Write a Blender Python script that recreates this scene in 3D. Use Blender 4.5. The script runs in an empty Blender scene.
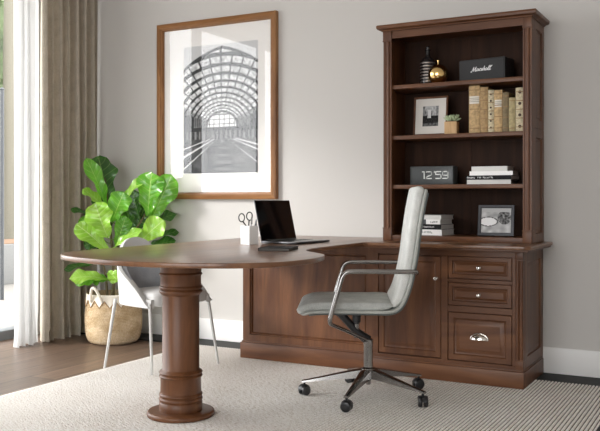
import bpy, bmesh, math, random
from mathutils import Vector, Matrix, noise
random.seed(7)
PI = math.pi
scene = bpy.context.scene
C = scene.collection
# ---------------------------------------------------------------- camera
YAW = math.atan(445/820); F_PX = 820.0; HY = 199.0; CAM_H = 1.007
cam = bpy.data.cameras.new('camera'); cam_o = bpy.data.objects.new('camera', cam); C.objects.link(cam_o)
cam_o.location = (0, 0, CAM_H); cam_o.rotation_euler = (PI/2, 0, YAW)
cam.sensor_width = 36; cam.lens = F_PX*36/600; cam.shift_y = -(215.5-HY)/600; cam.clip_start = 0.05
scene.camera = cam_o
# ---------------------------------------------------------------- light and exposure
world = bpy.data.worlds.new('sky'); scene.world = world; world.use_nodes = True
bg = world.node_tree.nodes['Background']; bg.inputs[0].default_value = (0.97, 0.985, 1.0, 1); bg.inputs[1].default_value = 6.3
sun = bpy.data.lights.new('sun', 'SUN'); sun.energy = 3.3; sun.angle = math.radians(14); sun.color = (1.0, 0.975, 0.95)
sun_o = bpy.data.objects.new('sun', sun); C.objects.link(sun_o)
sun_o.rotation_euler = Vector((1.0, 1.15, -0.70)).to_track_quat('-Z', 'Y').to_euler()
def portal(name, loc, direction, sx, sy):
    l = bpy.data.lights.new(name, 'AREA'); l.shape = 'RECTANGLE'; l.size = sx; l.size_y = sy; l.cycles.is_portal = True
    o = bpy.data.objects.new(name, l); C.objects.link(o); o.location = loc
    o.rotation_euler = Vector(direction).to_track_quat('-Z', 'Y').to_euler()
portal('window_portal', (-4.86, 2.46, 1.3), (1, 0, 0), 3.9, 2.8)
portal('rear_portal', (-1.4, -1.95, 1.4), (0, 1, 0), 3.4, 2.3)  # guides sky light through the added rear opening
vs = scene.view_settings
scene.display_settings.display_device = 'sRGB'
vs.view_transform = 'Standard'; vs.look = 'None'; vs.gamma = 1; vs.use_curve_mapping = False; vs.exposure = 0.06

# ---------------------------------------------------------------- helpers
def srgb(r, g, b):
    f = lambda c: (c/255/12.92) if c/255 <= .04045 else ((c/255+.055)/1.055)**2.4
    return (f(r), f(g), f(b), 1)
def W(px, py, d):
    l = d*(px-300)/F_PX; s, c = math.sin(YAW), math.cos(YAW)
    return Vector((-d*s+l*c, d*c+l*s, CAM_H-(py-HY)*d/F_PX))

class MB:
    def __init__(s): s.v = []; s.f = []; s.m = []
    def add(s, vs, fs, mi=0):
        n = len(s.v); s.v += [tuple(v) for v in vs]
        for f in fs: s.f.append([n+i for i in f]); s.m.append(mi)
        return s
    def box(s, x0, x1, y0, y1, z0, z1, mi=0, c=0.0):
        if c <= 0:
            vs = [(x, y, z) for x in (x0, x1) for y in (y0, y1) for z in (z0, z1)]
            return s.add(vs, [(0,1,3,2),(4,6,7,5),(0,4,5,1),(2,3,7,6),(0,2,6,4),(1,5,7,3)], mi)
        bm = bmesh.new(); bmesh.ops.create_cube(bm, size=1)
        for v in bm.verts: v.co = ((x0+x1)/2+v.co.x*(x1-x0), (y0+y1)/2+v.co.y*(y1-y0), (z0+z1)/2+v.co.z*(z1-z0))
        bmesh.ops.bevel(bm, geom=bm.edges[:], offset=c, segments=2, profile=.6, affect='EDGES')
        s.bm(bm, mi); return s
    def bm(s, bm, mi=0):
        bm.verts.index_update()
        s.add([v.co.copy() for v in bm.verts], [[v.index for v in f.verts] for f in bm.faces], mi); bm.free(); return s
    def lathe(s, prof, cx=0, cy=0, cz=0, n=40, mi=0, axis='z', a0=0, a1=2*PI, sx=1, sy=1):
        full = abs(a1-a0-2*PI) < 1e-6; k = n if full else n+1
        vs = []
        for r, z in prof:
            for i in range(k):
                a = a0+(a1-a0)*i/n; p = (r*math.cos(a)*sx, r*math.sin(a)*sy, z)
                if axis == 'x': p = (p[2], p[0], p[1])
                if axis == 'y': p = (p[0], p[2], p[1])
                vs.append((cx+p[0], cy+p[1], cz+p[2]))
        fs = []
        for j in range(len(prof)-1):
            for i in range(n):
                i2 = (i+1) % k
                fs.append((j*k+i, j*k+i2, (j+1)*k+i2, (j+1)*k+i))
        if full:
            if prof[0][0] > 1e-5: fs.append(tuple(range(k-1, -1, -1)))
            if prof[-1][0] > 1e-5: fs.append(tuple((len(prof)-1)*k+i for i in range(k)))
        return s.add(vs, fs, mi)
    def tube(s, pts, r, n=10, mi=0, cap=True, flat=1.0):
        pts = [Vector(p) for p in pts]; rr = r if isinstance(r, (list, tuple)) else [r]*len(pts)
        t0 = (pts[1]-pts[0]).normalized(); up = Vector((0, 0, 1)) if abs(t0.z) < .9 else Vector((1, 0, 0))
        nrm = (up-t0*up.dot(t0)).normalized(); vs = []
        for i, p in enumerate(pts):
            t = (pts[min(i+1, len(pts)-1)]-pts[max(i-1, 0)]).normalized()
            nrm = (nrm-t*nrm.dot(t)).normalized(); b = t.cross(nrm)
            for k in range(n):
                a = 2*PI*k/n; vs.append(p+nrm*math.cos(a)*rr[i]+b*math.sin(a)*rr[i]*flat)
        fs = [(i*n+k, i*n+(k+1) % n, (i+1)*n+(k+1) % n, (i+1)*n+k) for i in range(len(pts)-1) for k in range(n)]
        if cap: fs += [tuple(range(n-1, -1, -1)), tuple((len(pts)-1)*n+k for k in range(n))]
        return s.add(vs, fs, mi)
    def rings(s, O, U, V, N, w, h, prof, mi=0, back=True):
        """stepped rectangular panel: prof = [(inset, height along N)...], O the lower corner"""
        O, U, V, N = map(Vector, (O, U, V, N)); vs = []
        for ins, d in prof:
            for a, b in ((ins, ins), (w-ins, ins), (w-ins, h-ins), (ins, h-ins)): vs.append(O+U*a+V*b+N*d)
        fs = [(j*4+i, j*4+(i+1) % 4, (j+1)*4+(i+1) % 4, (j+1)*4+i) for j in range(len(prof)-1) for i in range(4)]
        k = (len(prof)-1)*4; fs.append((k, k+1, k+2, k+3))
        if back: fs.append((3, 2, 1, 0))
        return s.add(vs, fs, mi)
    def sweep(s, path, prof, lat, mi=0, taper=None):
        """path [(pos, normal)], prof [(lateral, normal)]"""
        lat = Vector(lat); n = len(prof); vs = []
        for i, (p, nn) in enumerate(path):
            k1, k2 = taper[i] if taper else (1, 1)
            for a, b in prof: vs.append(Vector(p)+lat*a*k1+Vector(nn)*b*k2)
        fs = [(i*n+k, i*n+(k+1) % n, (i+1)*n+(k+1) % n, (i+1)*n+k) for i in range(len(path)-1) for k in range(n)]
        fs += [tuple(range(n-1, -1, -1)), tuple((len(path)-1)*n+k for k in range(n))]
        return s.add(vs, fs, mi)
    def build(s, name, mats, parent=None, off=(0, 0, 0), smooth=35, loc=None, rot=None, bevel=0):
        me = bpy.data.meshes.new(name); off = Vector(off)
        me.from_pydata([Vector(v)-off for v in s.v], [], s.f)
        for m in (mats if isinstance(mats, (list, tuple)) else [mats]): me.materials.append(m)
        me.polygons.foreach_set('material_index', s.m)
        bm = bmesh.new(); bm.from_mesh(me); bmesh.ops.recalc_face_normals(bm, faces=bm.faces[:]); bm.to_mesh(me); bm.free()
        if smooth:
            me.polygons.foreach_set('use_smooth', [True]*len(me.polygons))
            me.set_sharp_from_angle(angle=math.radians(smooth))
        o = bpy.data.objects.new(name, me); C.objects.link(o)
        if parent: o.parent = parent
        if loc is not None: o.location = loc
        if rot is not None: o.rotation_euler = rot
        if bevel:
            b = o.modifiers.new('bevel', 'BEVEL'); b.width = bevel; b.segments = 2; b.limit_method = 'ANGLE'; b.angle_limit = math.radians(50)
        return o
def tag(o, label, cat, group=None, kind=None):
    o['label'] = label; o['category'] = cat
    if group: o['group'] = group
    if kind: o['kind'] = kind
    return o
def thing(name, label, cat, loc=(0, 0, 0), rz=0, group=None):
    o = bpy.data.objects.new(name, None); C.objects.link(o); o.empty_display_size = .05
    o.location = loc; o.rotation_euler = (0, 0, rz); return tag(o, label, cat, group)
def struct(o): o['kind'] = 'structure'; return o
def fillet(pts, r, n=6):
    pts = [Vector(p) for p in pts]; out = [pts[0]]
    for i in range(1, len(pts)-1):
        a, b, c = pts[i-1], pts[i], pts[i+1]; u = (a-b); v = (c-b)
        k = min(r, u.length*.48, v.length*.48); p, q = b+u.normalized()*k, b+v.normalized()*k
        for j in range(n+1):
            t = j/n; out.append(p*(1-t)**2+b*2*t*(1-t)+q*t*t)
    out.append(pts[-1]); return out
def catmull(pts, n=6):
    P = [Vector(p) for p in pts]; P = [2*P[0]-P[1]]+P+[2*P[-1]-P[-2]]; out = []
    for i in range(1, len(P)-2):
        for j in range(n):
            t = j/n; a, b, c, d = P[i-1:i+3]
            out.append(.5*((2*b)+(c-a)*t+(2*a-5*b+4*c-d)*t*t+(-a+3*b-3*c+d)*t**3))
    out.append(P[-2]); return out
def rrect(w, t, r, n=4):
    out = []
    for cx, cy, a0 in ((w/2-r, t/2-r, 0), (-w/2+r, t/2-r, PI/2), (-w/2+r, -t/2+r, PI), (w/2-r, -t/2+r, 1.5*PI)):
        for i in range(n+1): a = a0+PI/2*i/n; out.append((cx+r*math.cos(a), cy+r*math.sin(a)))
    return out

# ---------------------------------------------------------------- materials
def mat(name, col=(.8, .8, .8, 1), rough=.5, metal=0, coat=0, spec=.5, **k):
    m = bpy.data.materials.new(name); m.use_nodes = True; b = m.node_tree.nodes['Principled BSDF']
    b.inputs['Base Color'].default_value = col; b.inputs['Roughness'].default_value = rough; b.inputs['Metallic'].default_value = metal
    b.inputs['Coat Weight'].default_value = coat; b.inputs['Specular IOR Level'].default_value = spec
    return m
def N(m, t, **k):
    n = m.node_tree.nodes.new(t)
    for a, v in k.items(): setattr(n, a, v)
    return n
def L(m, a, b): m.node_tree.links.new(a, b)
def P(m): return m.node_tree.nodes['Principled BSDF']
def coords(m, scale=(1, 1, 1), src='Object'):
    t = N(m, 'ShaderNodeTexCoord'); mp = N(m, 'ShaderNodeMapping'); mp.inputs['Scale'].default_value = scale
    L(m, t.outputs[src], mp.inputs[0]); return mp.outputs[0]
def noise_tex(m, vec, scale, detail=4, dist=0, rough=.5):
    n = N(m, 'ShaderNodeTexNoise'); n.inputs['Scale'].default_value = scale; n.inputs['Detail'].default_value = detail
    n.inputs['Distortion'].default_value = dist; n.inputs['Roughness'].default_value = rough; L(m, vec, n.inputs['Vector']); return n.outputs[0]
def ramp(m, fac, stops):
    r = N(m, 'ShaderNodeValToRGB'); e = r.color_ramp.elements
    while len(e) < len(stops): e.new(.5)
    for x, (p, c) in zip(e, stops): x.position = p; x.color = c
    L(m, fac, r.inputs[0]); return r.outputs[0]
def bump(m, h, strength=.2, dist=.01):
    b = N(m, 'ShaderNodeBump'); b.inputs['Strength'].default_value = strength; b.inputs['Distance'].default_value = dist
    L(m, h, b.inputs['Height']); L(m, b.outputs[0], P(m).inputs['Normal'])
def mathn(m, op, a, b=None):
    n = N(m, 'ShaderNodeMath', operation=op)
    for i, x in enumerate((a, b)):
        if x is None: continue
        if isinstance(x, (int, float)): n.inputs[i].default_value = x
        else: L(m, x, n.inputs[i])
    return n.outputs[0]
def wood(name, scale, dark, mid, light, rough=.42, coat=.08, fine=60):
    m = mat(name, rough=rough, coat=coat, spec=.32); P(m).inputs['Coat Roughness'].default_value = .25
    v = coords(m, scale)
    a = noise_tex(m, v, 1.5, 4, .8, .5)
    c = ramp(m, a, [(.28, dark), (.5, mid), (.74, light)])
    b = noise_tex(m, v, fine/4, 3, .3, .6)
    mix = N(m, 'ShaderNodeMix', data_type='RGBA', blend_type='MULTIPLY'); mix.inputs[0].default_value = .3
    L(m, c, mix.inputs[6]); L(m, ramp(m, b, [(.3, (.6, .57, .55, 1)), (.6, (1, 1, 1, 1))]), mix.inputs[7])
    L(m, mix.outputs[2], P(m).inputs['Base Color']); bump(m, b, .06, .002); return m
WD, WM, WL = srgb(77, 45, 26), srgb(95, 59, 35), srgb(118, 77, 48)
wood_x = wood('walnut_grain_x', (1, 9, 9), WD, WM, WL)
wood_y = wood('walnut_grain_y', (9, 1, 9), WD, WM, WL)
wood_z = wood('walnut_grain_z', (9, 9, 1), WD, WM, WL)
back_wood = wood('dark_walnut_back', (9, 9, 1), srgb(40, 23, 14), srgb(50, 30, 18), srgb(62, 38, 24), .6, 0); P(back_wood).inputs['Specular IOR Level'].default_value = .15  # walnut in darker tones than the other boards
top_wood = wood('desktop_walnut', (6, .8, 6), srgb(92, 61, 41), srgb(116, 80, 55), srgb(138, 98, 69), rough=.3, coat=.4)
oak_x = wood('frame_oak_x', (1, 10, 10), srgb(116, 76, 42), srgb(146, 101, 60), srgb(172, 127, 80), rough=.4)
oak_z = wood('frame_oak_z', (10, 10, 1), srgb(116, 76, 42), srgb(146, 101, 60), srgb(172, 127, 80), rough=.4)
silver = mat('polished_aluminium', (.31, .30, .29, 1), .2, 1)
nickel = mat('polished_nickel', (.82, .79, .74, 1), .12, 1)
black = mat('black_plastic', (.012, .012, .013, 1), .35)
white_metal = mat('grey_white_metal', srgb(176, 175, 172), .35, .5)
gold = mat('polished_gold', (.85, .6, .25, 1), .14, 1)
def fabric(name, col, sc=900, strength=.35, var=.12, transl=0):
    m = mat(name, col, .9, spec=.2); v = coords(m)
    a = noise_tex(m, v, sc, 2); b = noise_tex(m, v, 14, 4)
    dk = tuple(c*(1-var*2.2) for c in col[:3])+(1,); lt = tuple(min(1, c*(1+var)) for c in col[:3])+(1,)
    mx = mathn(m, 'ADD', mathn(m, 'MULTIPLY', a, .6), mathn(m, 'MULTIPLY', b, .4))
    c = ramp(m, mx, [(.35, dk), (.65, lt)]); L(m, c, P(m).inputs['Base Color'])
    bump(m, a, strength, .002)
    if transl:
        t = N(m, 'ShaderNodeBsdfTranslucent'); L(m, c, t.inputs[0]); s = N(m, 'ShaderNodeMixShader'); s.inputs[0].default_value = transl
        L(m, P(m).outputs[0], s.inputs[1]); L(m, t.outputs[0], s.inputs[2]); L(m, s.outputs[0], m.node_tree.nodes['Material Output'].inputs[0])
    return m
chair_fab = fabric('grey_wool', srgb(184, 186, 182), 420, .5, .16)
piping_fab = fabric('pale_grey_wool', srgb(178, 180, 174), 420, .5, .12)
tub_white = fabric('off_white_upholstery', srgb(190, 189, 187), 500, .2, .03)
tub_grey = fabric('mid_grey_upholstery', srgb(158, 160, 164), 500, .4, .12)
curtain_m = fabric('taupe_linen', srgb(186, 176, 160), 260, .4, .10, .15)
sheer_m = fabric('white_voile', srgb(238, 238, 237), 500, .1, .01, .42)
# wall paint
wall_m = mat('warm_grey_paint', srgb(201, 198, 194), .9, spec=.2); bump(wall_m, noise_tex(wall_m, coords(wall_m), 220, 3), .05, .002)
white_m = mat('white_satin_paint', srgb(232, 231, 229), .45)
ceil_m = mat('ceiling_paint', srgb(228, 225, 220), .9)
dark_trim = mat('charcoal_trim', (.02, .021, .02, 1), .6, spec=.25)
alum_m = mat('grey_window_frame', srgb(120, 124, 128), .45, .3)
brown_frame = wood('window_jamb_wood', (10, 10, 1), srgb(96, 66, 46), srgb(132, 94, 66), srgb(150, 110, 80))
# floor planks run towards the wall (along y)
floor_m = mat('oak_plank_floor', rough=.42, coat=.1); v = coords(floor_m)
sw = N(floor_m, 'ShaderNodeSeparateXYZ'); L(floor_m, v, sw.inputs[0])
cmb = N(floor_m, 'ShaderNodeCombineXYZ'); L(floor_m, sw.outputs[1], cmb.inputs[0]); L(floor_m, sw.outputs[0], cmb.inputs[1])
br = N(floor_m, 'ShaderNodeTexBrick'); br.offset = .37; br.inputs['Scale'].default_value = 1; br.inputs['Brick Width'].default_value = 1.7
br.inputs['Row Height'].default_value = .19; br.inputs['Mortar Size'].default_value = .003; br.inputs['Bias'].default_value = -.1
br.inputs['Color1'].default_value = srgb(104, 84, 70); br.inputs['Color2'].default_value = srgb(126, 103, 86); br.inputs['Mortar'].default_value = srgb(40, 32, 26)
L(floor_m, cmb.outputs[0], br.inputs['Vector'])
g = noise_tex(floor_m, coords(floor_m, (14, 1.1, 1)), 2.5, 5, 1.5)
mx = N(floor_m, 'ShaderNodeMix', data_type='RGBA', blend_type='MULTIPLY'); mx.inputs[0].default_value = .8
L(floor_m, br.outputs[0], mx.inputs[6]); L(floor_m, ramp(floor_m, g, [(.3, (.55, .52, .5, 1)), (.62, (1, 1, 1, 1))]), mx.inputs[7])
L(floor_m, mx.outputs[2], P(floor_m).inputs['Base Color']); bump(floor_m, br.outputs[1], -.3, .002)
# rug
rug_m = mat('cream_wool_rib', rough=.95, spec=.1); v = coords(rug_m)
n1 = noise_tex(rug_m, coords(rug_m, (55, 95, 1)), 1, 2); n2 = noise_tex(rug_m, coords(rug_m), 3, 3)
cc = ramp(rug_m, mathn(rug_m, 'ADD', mathn(rug_m, 'MULTIPLY', n1, .8), mathn(rug_m, 'MULTIPLY', n2, .2)), [(.3, srgb(214, 206, 196)), (.5, srgb(242, 238, 232)), (.7, srgb(250, 248, 245))])
L(rug_m, cc, P(rug_m).inputs['Base Color']); bump(rug_m, n1, .9, .006)
rug_dark = mat('brown_rug_warp', srgb(66, 52, 42), .95, spec=.1)

# ================================================================ the room
ZF = -.012; WY0 = 0.6
XL, YB, XR, YR = -4.68, 4.87, 1.45, -1.9; ZC = 2.92
struct(MB().box(XL-.02, XR, YR, YB+.02, ZF-.05, ZF).build('floor', floor_m))
struct(MB().box(XL-.2, XR+.2, YR-.2, YB+.2, ZC, ZC+.1).build('ceiling', ceil_m))
struct(MB().box(XL-.2, XR+.2, YB, YB+.15, ZF-.05, ZC).build('wall_back', wall_m))
struct(MB().box(XR, XR+.15, YR, YB, ZF-.05, ZC).build('wall_right', wall_m))
w = MB(); w.box(XL-.18, XL, 4.46, YB, ZF-.05, ZC); w.box(XL-.18, XL, WY0, 4.46, 2.76, ZC); w.box(XL-.18, XL, YR, WY0, ZF-.05, ZC)
struct(w.build('wall_left', wall_m))
w = MB(); w.box(XL, -3.1, YR-.15, YR, ZF-.05, ZC); w.box(.3, XR, YR-.15, YR, ZF-.05, ZC); w.box(-3.1, .3, YR-.15, YR, ZF-.05, .25); w.box(-3.1, .3, YR-.15, YR, 2.55, ZC)
struct(w.build('wall_rear', wall_m))
struct(MB().box(XL, XR, YB-.016, YB, .0, .150, c=.004).build('baseboard_back', white_m))
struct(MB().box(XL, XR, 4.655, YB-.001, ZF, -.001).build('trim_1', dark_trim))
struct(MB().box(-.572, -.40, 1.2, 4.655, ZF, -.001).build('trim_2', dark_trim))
# patio window in the left wall
wf = MB()
wf.box(XL-.14, XL-.02, WY0, 4.46, ZF, .055, 0); wf.box(XL-.14, XL-.04, WY0, 4.46, 2.70, 2.76, 0)
for y in (WY0, 1.82, 3.04): wf.box(XL-.13, XL-.05, y, y+.06, .055, 2.70, 0)
wf.box(XL-.14, XL-.03, 4.400, 4.46, .055, 2.70, 1)
win = struct(wf.build('window_1', [alum_m, brown_frame]))
glass = bpy.data.materials.new('window_glass'); glass.use_nodes = True; nt = glass.node_tree; nt.nodes.clear()
o_ = nt.nodes.new('ShaderNodeOutputMaterial'); tr = nt.nodes.new('ShaderNodeBsdfTransparent'); gl = nt.nodes.new('ShaderNodeBsdfGlossy'); gl.inputs['Roughness'].default_value = .01
lw = nt.nodes.new('ShaderNodeLayerWeight'); lw.inputs[0].default_value = .5
pw_ = nt.nodes.new('ShaderNodeMath'); pw_.operation = 'POWER'; pw_.inputs[1].default_value = 5; nt.links.new(lw.outputs['Facing'], pw_.inputs[0])
fr = nt.nodes.new('ShaderNodeMath'); fr.operation = 'MULTIPLY_ADD'; fr.inputs[1].default_value = .93; fr.inputs[2].default_value = .035; nt.links.new(pw_.outputs[0], fr.inputs[0]); ms = nt.nodes.new('ShaderNodeMixShader')
nt.links.new(fr.outputs[0], ms.inputs[0]); nt.links.new(tr.outputs[0], ms.inputs[1]); nt.links.new(gl.outputs[0], ms.inputs[2]); nt.links.new(ms.outputs[0], o_.inputs[0])
gp = MB().box(XL-.094, XL-.088, WY0+.05, 4.402, .05, 2.705).build('window_pane', glass, win)
# frame of the unseen rear window, added and sized to let fill light in
rf = MB(); rf.box(-3.1, .3, YR-.1, YR-.03, .25, .30); rf.box(-3.1, .3, YR-.1, YR-.03, 2.50, 2.55)
for x in (-3.1, -1.43, .25): rf.box(x, x+.05, YR-.1, YR-.03, .30, 2.50)
struct(rf.build('fill_window', alum_m))
# ---------------- outside
struct(MB().box(-16, XL-.2, -6, 16, -.16, -.10).build('ground', mat('terrace_paving', srgb(116, 112, 106), .8)))
hedge_m = mat('hedge_green', srgb(96, 120, 62), .7); cch = ramp(hedge_m, noise_tex(hedge_m, coords(hedge_m), 3.0, 4), [(.3, srgb(52, 66, 38)), (.55, srgb(84, 98, 62)), (.75, srgb(112, 122, 88))]); L(hedge_m, cch, P(hedge_m).inputs['Base Color'])
bark_m = mat('pale_bark', srgb(104, 100, 88), .9)
hd = MB()
for i in range(2600):
    x = random.uniform(-12.2, -10.6); y = random.uniform(6.5, 13.5); z = random.uniform(.9, 4.8)
    a = Vector((random.uniform(-1, 1), random.uniform(-1, 1), random.uniform(-1, 1))).normalized(); b = a.orthogonal().normalized(); s_ = random.uniform(.08, .2)
    c_ = Vector((x, y, z)); hd.add([c_-a*s_, c_+b*s_*.5, c_+a*s_, c_-b*s_*.5], [(0, 1, 2, 3)])
hd.box(-12.0, -11.2, 6.5, 13.5, -.1, 4.4)
tag(hd.build('hedge', hedge_m, smooth=0), 'tall blurred green hedge outside beyond the patio window', 'hedge', kind='stuff')
pl = thing('garden_planter', 'pale grey rectangular planter box on the terrace outside the window', 'planter', (-8.9, 7.7, -.1))
MB().box(-.5, .5, -1.3, 1.3, 0, .52, c=.015).build('planter_box', mat('pale_concrete', srgb(112, 112, 110), .8), pl)
MB().box(-.44, .44, -1.24, 1.24, .50, .53).build('soil', mat('planter_soil', srgb(110, 84, 62), 1), pl)
for px_, d_, r_ in ((7.5, 12.7, .10),):
    p = W(px_, 200, d_); tw = MB(); tw.tube([(p.x, p.y, -.1), (p.x+.05, p.y, 1.6), (p.x-.02, p.y+.05, 3.2), (p.x+.03, p.y, 4.6)], [r_*1.2, r_, r_*.9, r_*.7], 12)
    tag(tw.build('tree_trunk', bark_m), 'pale grey tree trunk standing outside before the hedge', 'tree')
p = W(2.0, 200, 9.0); tag(MB().lathe([(.022, 0), (.022, 2.3), (.03, 2.31), (.0, 2.34)], p.x, p.y, -.1, 12).build('garden_post', mat('dark_post', (.03, .035, .04, 1), .5)), 'thin dark post outside at the left edge of the photo', 'post')

# ================================================================ curtains
def curtain(name, y0, y1, xc, folds, amp, m, ztop, zbot, label, seed, hem=0.0, lean=0):
    rnd = random.Random(seed); ny, nz = folds*14, 36; vs = []; ph = [rnd.uniform(-.5, .5) for _ in range(folds+3)]
    am = [rnd.uniform(.65, 1.2) for _ in range(folds+3)]
    for j in range(nz+1):
        t = j/nz; z = zbot+(ztop-zbot)*t; flare = (1-t)
        for i in range(ny+1):
            s = i/ny; k = s*folds; i0 = int(k); fr_ = k-i0
            p = ph[i0]*(1-fr_)+ph[i0+1]*fr_; a = am[i0]*(1-fr_)+am[i0+1]*fr_
            th = 2*PI*k+p*(.5+flare*1.0)
            x = xc+amp*a*(.8+.35*flare)*(math.sin(th)+.22*math.sin(2*th+p*4))+.012*flare*math.sin(3.1*k+4*t)
            y = y0+(y1-y0)*s+amp*.45*math.cos(th)*a+lean*flare*(1-s)*.4
            zz = z+(hem*(math.sin(th*1.5+seed)+math.sin(th*.7)) if j == 0 else 0)
            if j < 3 and hem: x += .012*math.sin(5*th+j)*(3-j)/3
            vs.append((x, y, max(zz, zbot)))
    n = ny+1; mb = MB().add(vs, [(j*n+i, j*n+i+1, (j+1)*n+i+1, (j+1)*n+i) for j in range(nz) for i in range(ny)])
    o = mb.build(name, m, smooth=80)
    return tag(o, label, 'curtain')
curtain('linen_curtain', 4.235, 4.81, -4.40, 7, .054, curtain_m, 2.84, ZF+.002, 'floor length taupe linen drape hanging in folds in the room corner', 5, .004)
curtain('sheer_curtain', 3.99, 4.225, -4.40, 4, .030, sheer_m, 2.84, ZF+.002, 'floor length white sheer drape hanging beside the window glass', 9, .006)
tr_ = thing('curtain_rail', 'slim grey rail above the window that carries the drapes', 'rail', (-4.40, 2.6, 2.845))
MB().box(-.018, .018, -2.2, 2.24, 0, .02).build('track', alum_m, tr_)
for by_ in (-2.1, 0, 2.1): MB().box(-.01, .01, by_, by_+.04, .02, .045).build('bracket', alum_m, tr_)

# ================================================================ rug (ribbed, ribs run towards the wall)
rg = MB(); x = -3.34; pitch = .0180; prof = []
while x < -.575:
    for a, z in ((0, -.0048), (.0052, -.0048), (.0060, -.0020), (.0080, -.0004), (.0115, 0), (.0150, -.0004), (.0172, -.0020), (.0179, -.0048)):
        prof.append((x+a, z))
    x += pitch
ya, yb = 1.25, 4.652; n = len(prof)
vs_ = [(px, y, pz) for y in (ya, yb) for px, pz in prof]
rg.add(vs_, [(i, i+1, n+i+1, n+i) for i in range(n-1)], 0)
for k, i in enumerate(range(n-1)): rg.m[i] = 1 if (i % 8) in (0, 7) else 0
rg.box(-3.342, x, ya-.002, yb+.001, ZF+.0005, -.0052, 1); rg.box(-3.352, -3.338, ya, yb, ZF+.0005, -.0005, 0, c=.002)
tag(rg.build('area_rug', [rug_m, rug_dark], smooth=60), 'large cream ribbed wool rug under the desk and both chairs', 'rug')

# ================================================================ picture on the wall
pf = thing('framed_picture', 'large oak framed black and white photo of an arched glass station hall on the wall', 'picture', (-3.32, YB, 1.006))
fx0, fx1, fz0, fz1 = -3.83, -2.81, 1.006, 2.293; O = (-3.32, YB, 1.006)
def fside(pts4, m, nm='frame_side'):
    pass
def mitre(mb, side, mi):
    # profile: (inset, y) around the frame side
    pr = [(0, YB-.001), (0, 4.832), (.006, 4.828), (.034, 4.828), (.038, 4.834), (.044, 4.836), (.050, 4.852), (.050, YB-.001)]
    x0, x1, z0, z1 = fx0, fx1, fz0, fz1; vs = []
    for ins, y in pr:
        c = {'b': ((x0+ins, z0+ins), (x1-ins, z0+ins)), 't': ((x0+ins, z1-ins), (x1-ins, z1-ins)), 'l': ((x0+ins, z0+ins), (x0+ins, z1-ins)), 'r': ((x1-ins, z0+ins), (x1-ins, z1-ins))}[side]
        for a, b in c: vs.append((a, y, b))
    k = len(pr); mb.add(vs, [(2*i, 2*i+1, 2*((i+1) % k)+1, 2*((i+1) % k)) for i in range(k)], mi)
for sd, m_ in (('b', oak_x), ('t', oak_x), ('l', oak_z), ('r', oak_z)):
    mb = MB(); mitre(mb, sd, 0); mb.build('frame_rail', m_, pf, O)
MB().box(fx0+.045, fx1-.045, 4.861, 4.866, fz0+.045, fz1-.045).build('mount', mat('white_mount', srgb(236, 233, 229), .8), pf, O)
def station(x, y):
    """grey level of the printed photograph, x 0..73, y 0..131 from the top"""
    cx, cy = 38.5, 84; dx, dy = x-cx, cy-y; r = math.hypot(dx, dy); th = math.degrees(math.atan2(dy, dx))
    h = noise.noise(Vector((x*.35, y*.35, 1.3))); h2 = noise.noise(Vector((x*.09, y*.09, 7)))
    if dy > 0:
        if r < 15.5:
            if r > 14.2: return .12
            return .25 if (abs(dx % 5-2.5) < .35 or abs(dy % 5-2.5) < .35) else .88
        lim = 79-abs(dx)*.25
        if r > lim: return .80 if r > lim+3 else .2
        ring = math.log(r/15.5)/math.log(1.165); fr_ = ring % 1
        sec = (th/9.0) % 1
        if 22 < th < 158:
            if fr_ < .38: return .15+.1*h
            if sec < .16: return .25
            if int(th/9)*7+int(ring)*3 in (): return .3
            return .78+.25*h if 30 < th < 150 else .5+.2*h
        if abs(dx) > 28: return .13+.08*h
        return (.2 if (x*.5) % 1 < .35 else .36)+.1*h
    if y-cy < 4: return .14
    if y-cy < 12: return (.16+.25*max(0, h)) if (x*.23) % 1 < .6 else .45
    a = math.degrees(math.atan2(y-cy-8, dx))
    for q, wd in ((18, 2.2), (25, 1.6), (150, 2.6), (160, 1.6), (138, 1.2), (40, .8)):
        if abs(a-q) < wd*.6 and r > 13: return .82
    if 72 < a < 100: return .14+.15*h if (y*.14) % 1 < .6 else .4
    g = .24+.14*h2+.06*h
    if x < 6: return .12
    if x > 52: g += .06
    return g
nx, ny = 110, 196; x0, x1, z0, z1 = -3.606, -2.970, 1.192, 2.112
vsl = [(x0+(x1-x0)*i/nx, 4.8602, z0+(z1-z0)*j/ny) for j in range(ny+1) for i in range(nx+1)]; q = nx+1
pm = MB().add(vsl, [(j*q+i, j*q+i+1, (j+1)*q+i+1, (j+1)*q+i) for j in range(ny) for i in range(nx)])
def colour_faces(o, fn):
    me = o.data; at = me.color_attributes.new('print', 'FLOAT_COLOR', 'CORNER'); buf = []
    for p in me.polygons:
        g = fn(p.center); c = (g[0], g[1], g[2], 1) if isinstance(g, tuple) else (max(.0, g)**2.0,)*3+(1,)
        for _ in p.loop_indices: buf.extend(c)
    at.data.foreach_set('color', buf)
def print_mat(name, rough=.7):
    m = mat(name, rough=rough, spec=.3); a = N(m, 'ShaderNodeVertexColor'); a.layer_name = 'print'; L(m, a.outputs[0], P(m).inputs['Base Color']); return m
po = pm.build('print', print_mat('photo_print'), pf, O, smooth=0)
colour_faces(po, lambda c: station((c.x+O[0]-x0)/(x1-x0)*73, (1-(c.z+O[2]-z0)/(z1-z0))*131)*.95)
MB().box(fx0+.046, fx1-.046, 4.8555, 4.8575, fz0+.046, fz1-.046).build('glass_pane', glass, pf, O)

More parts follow.
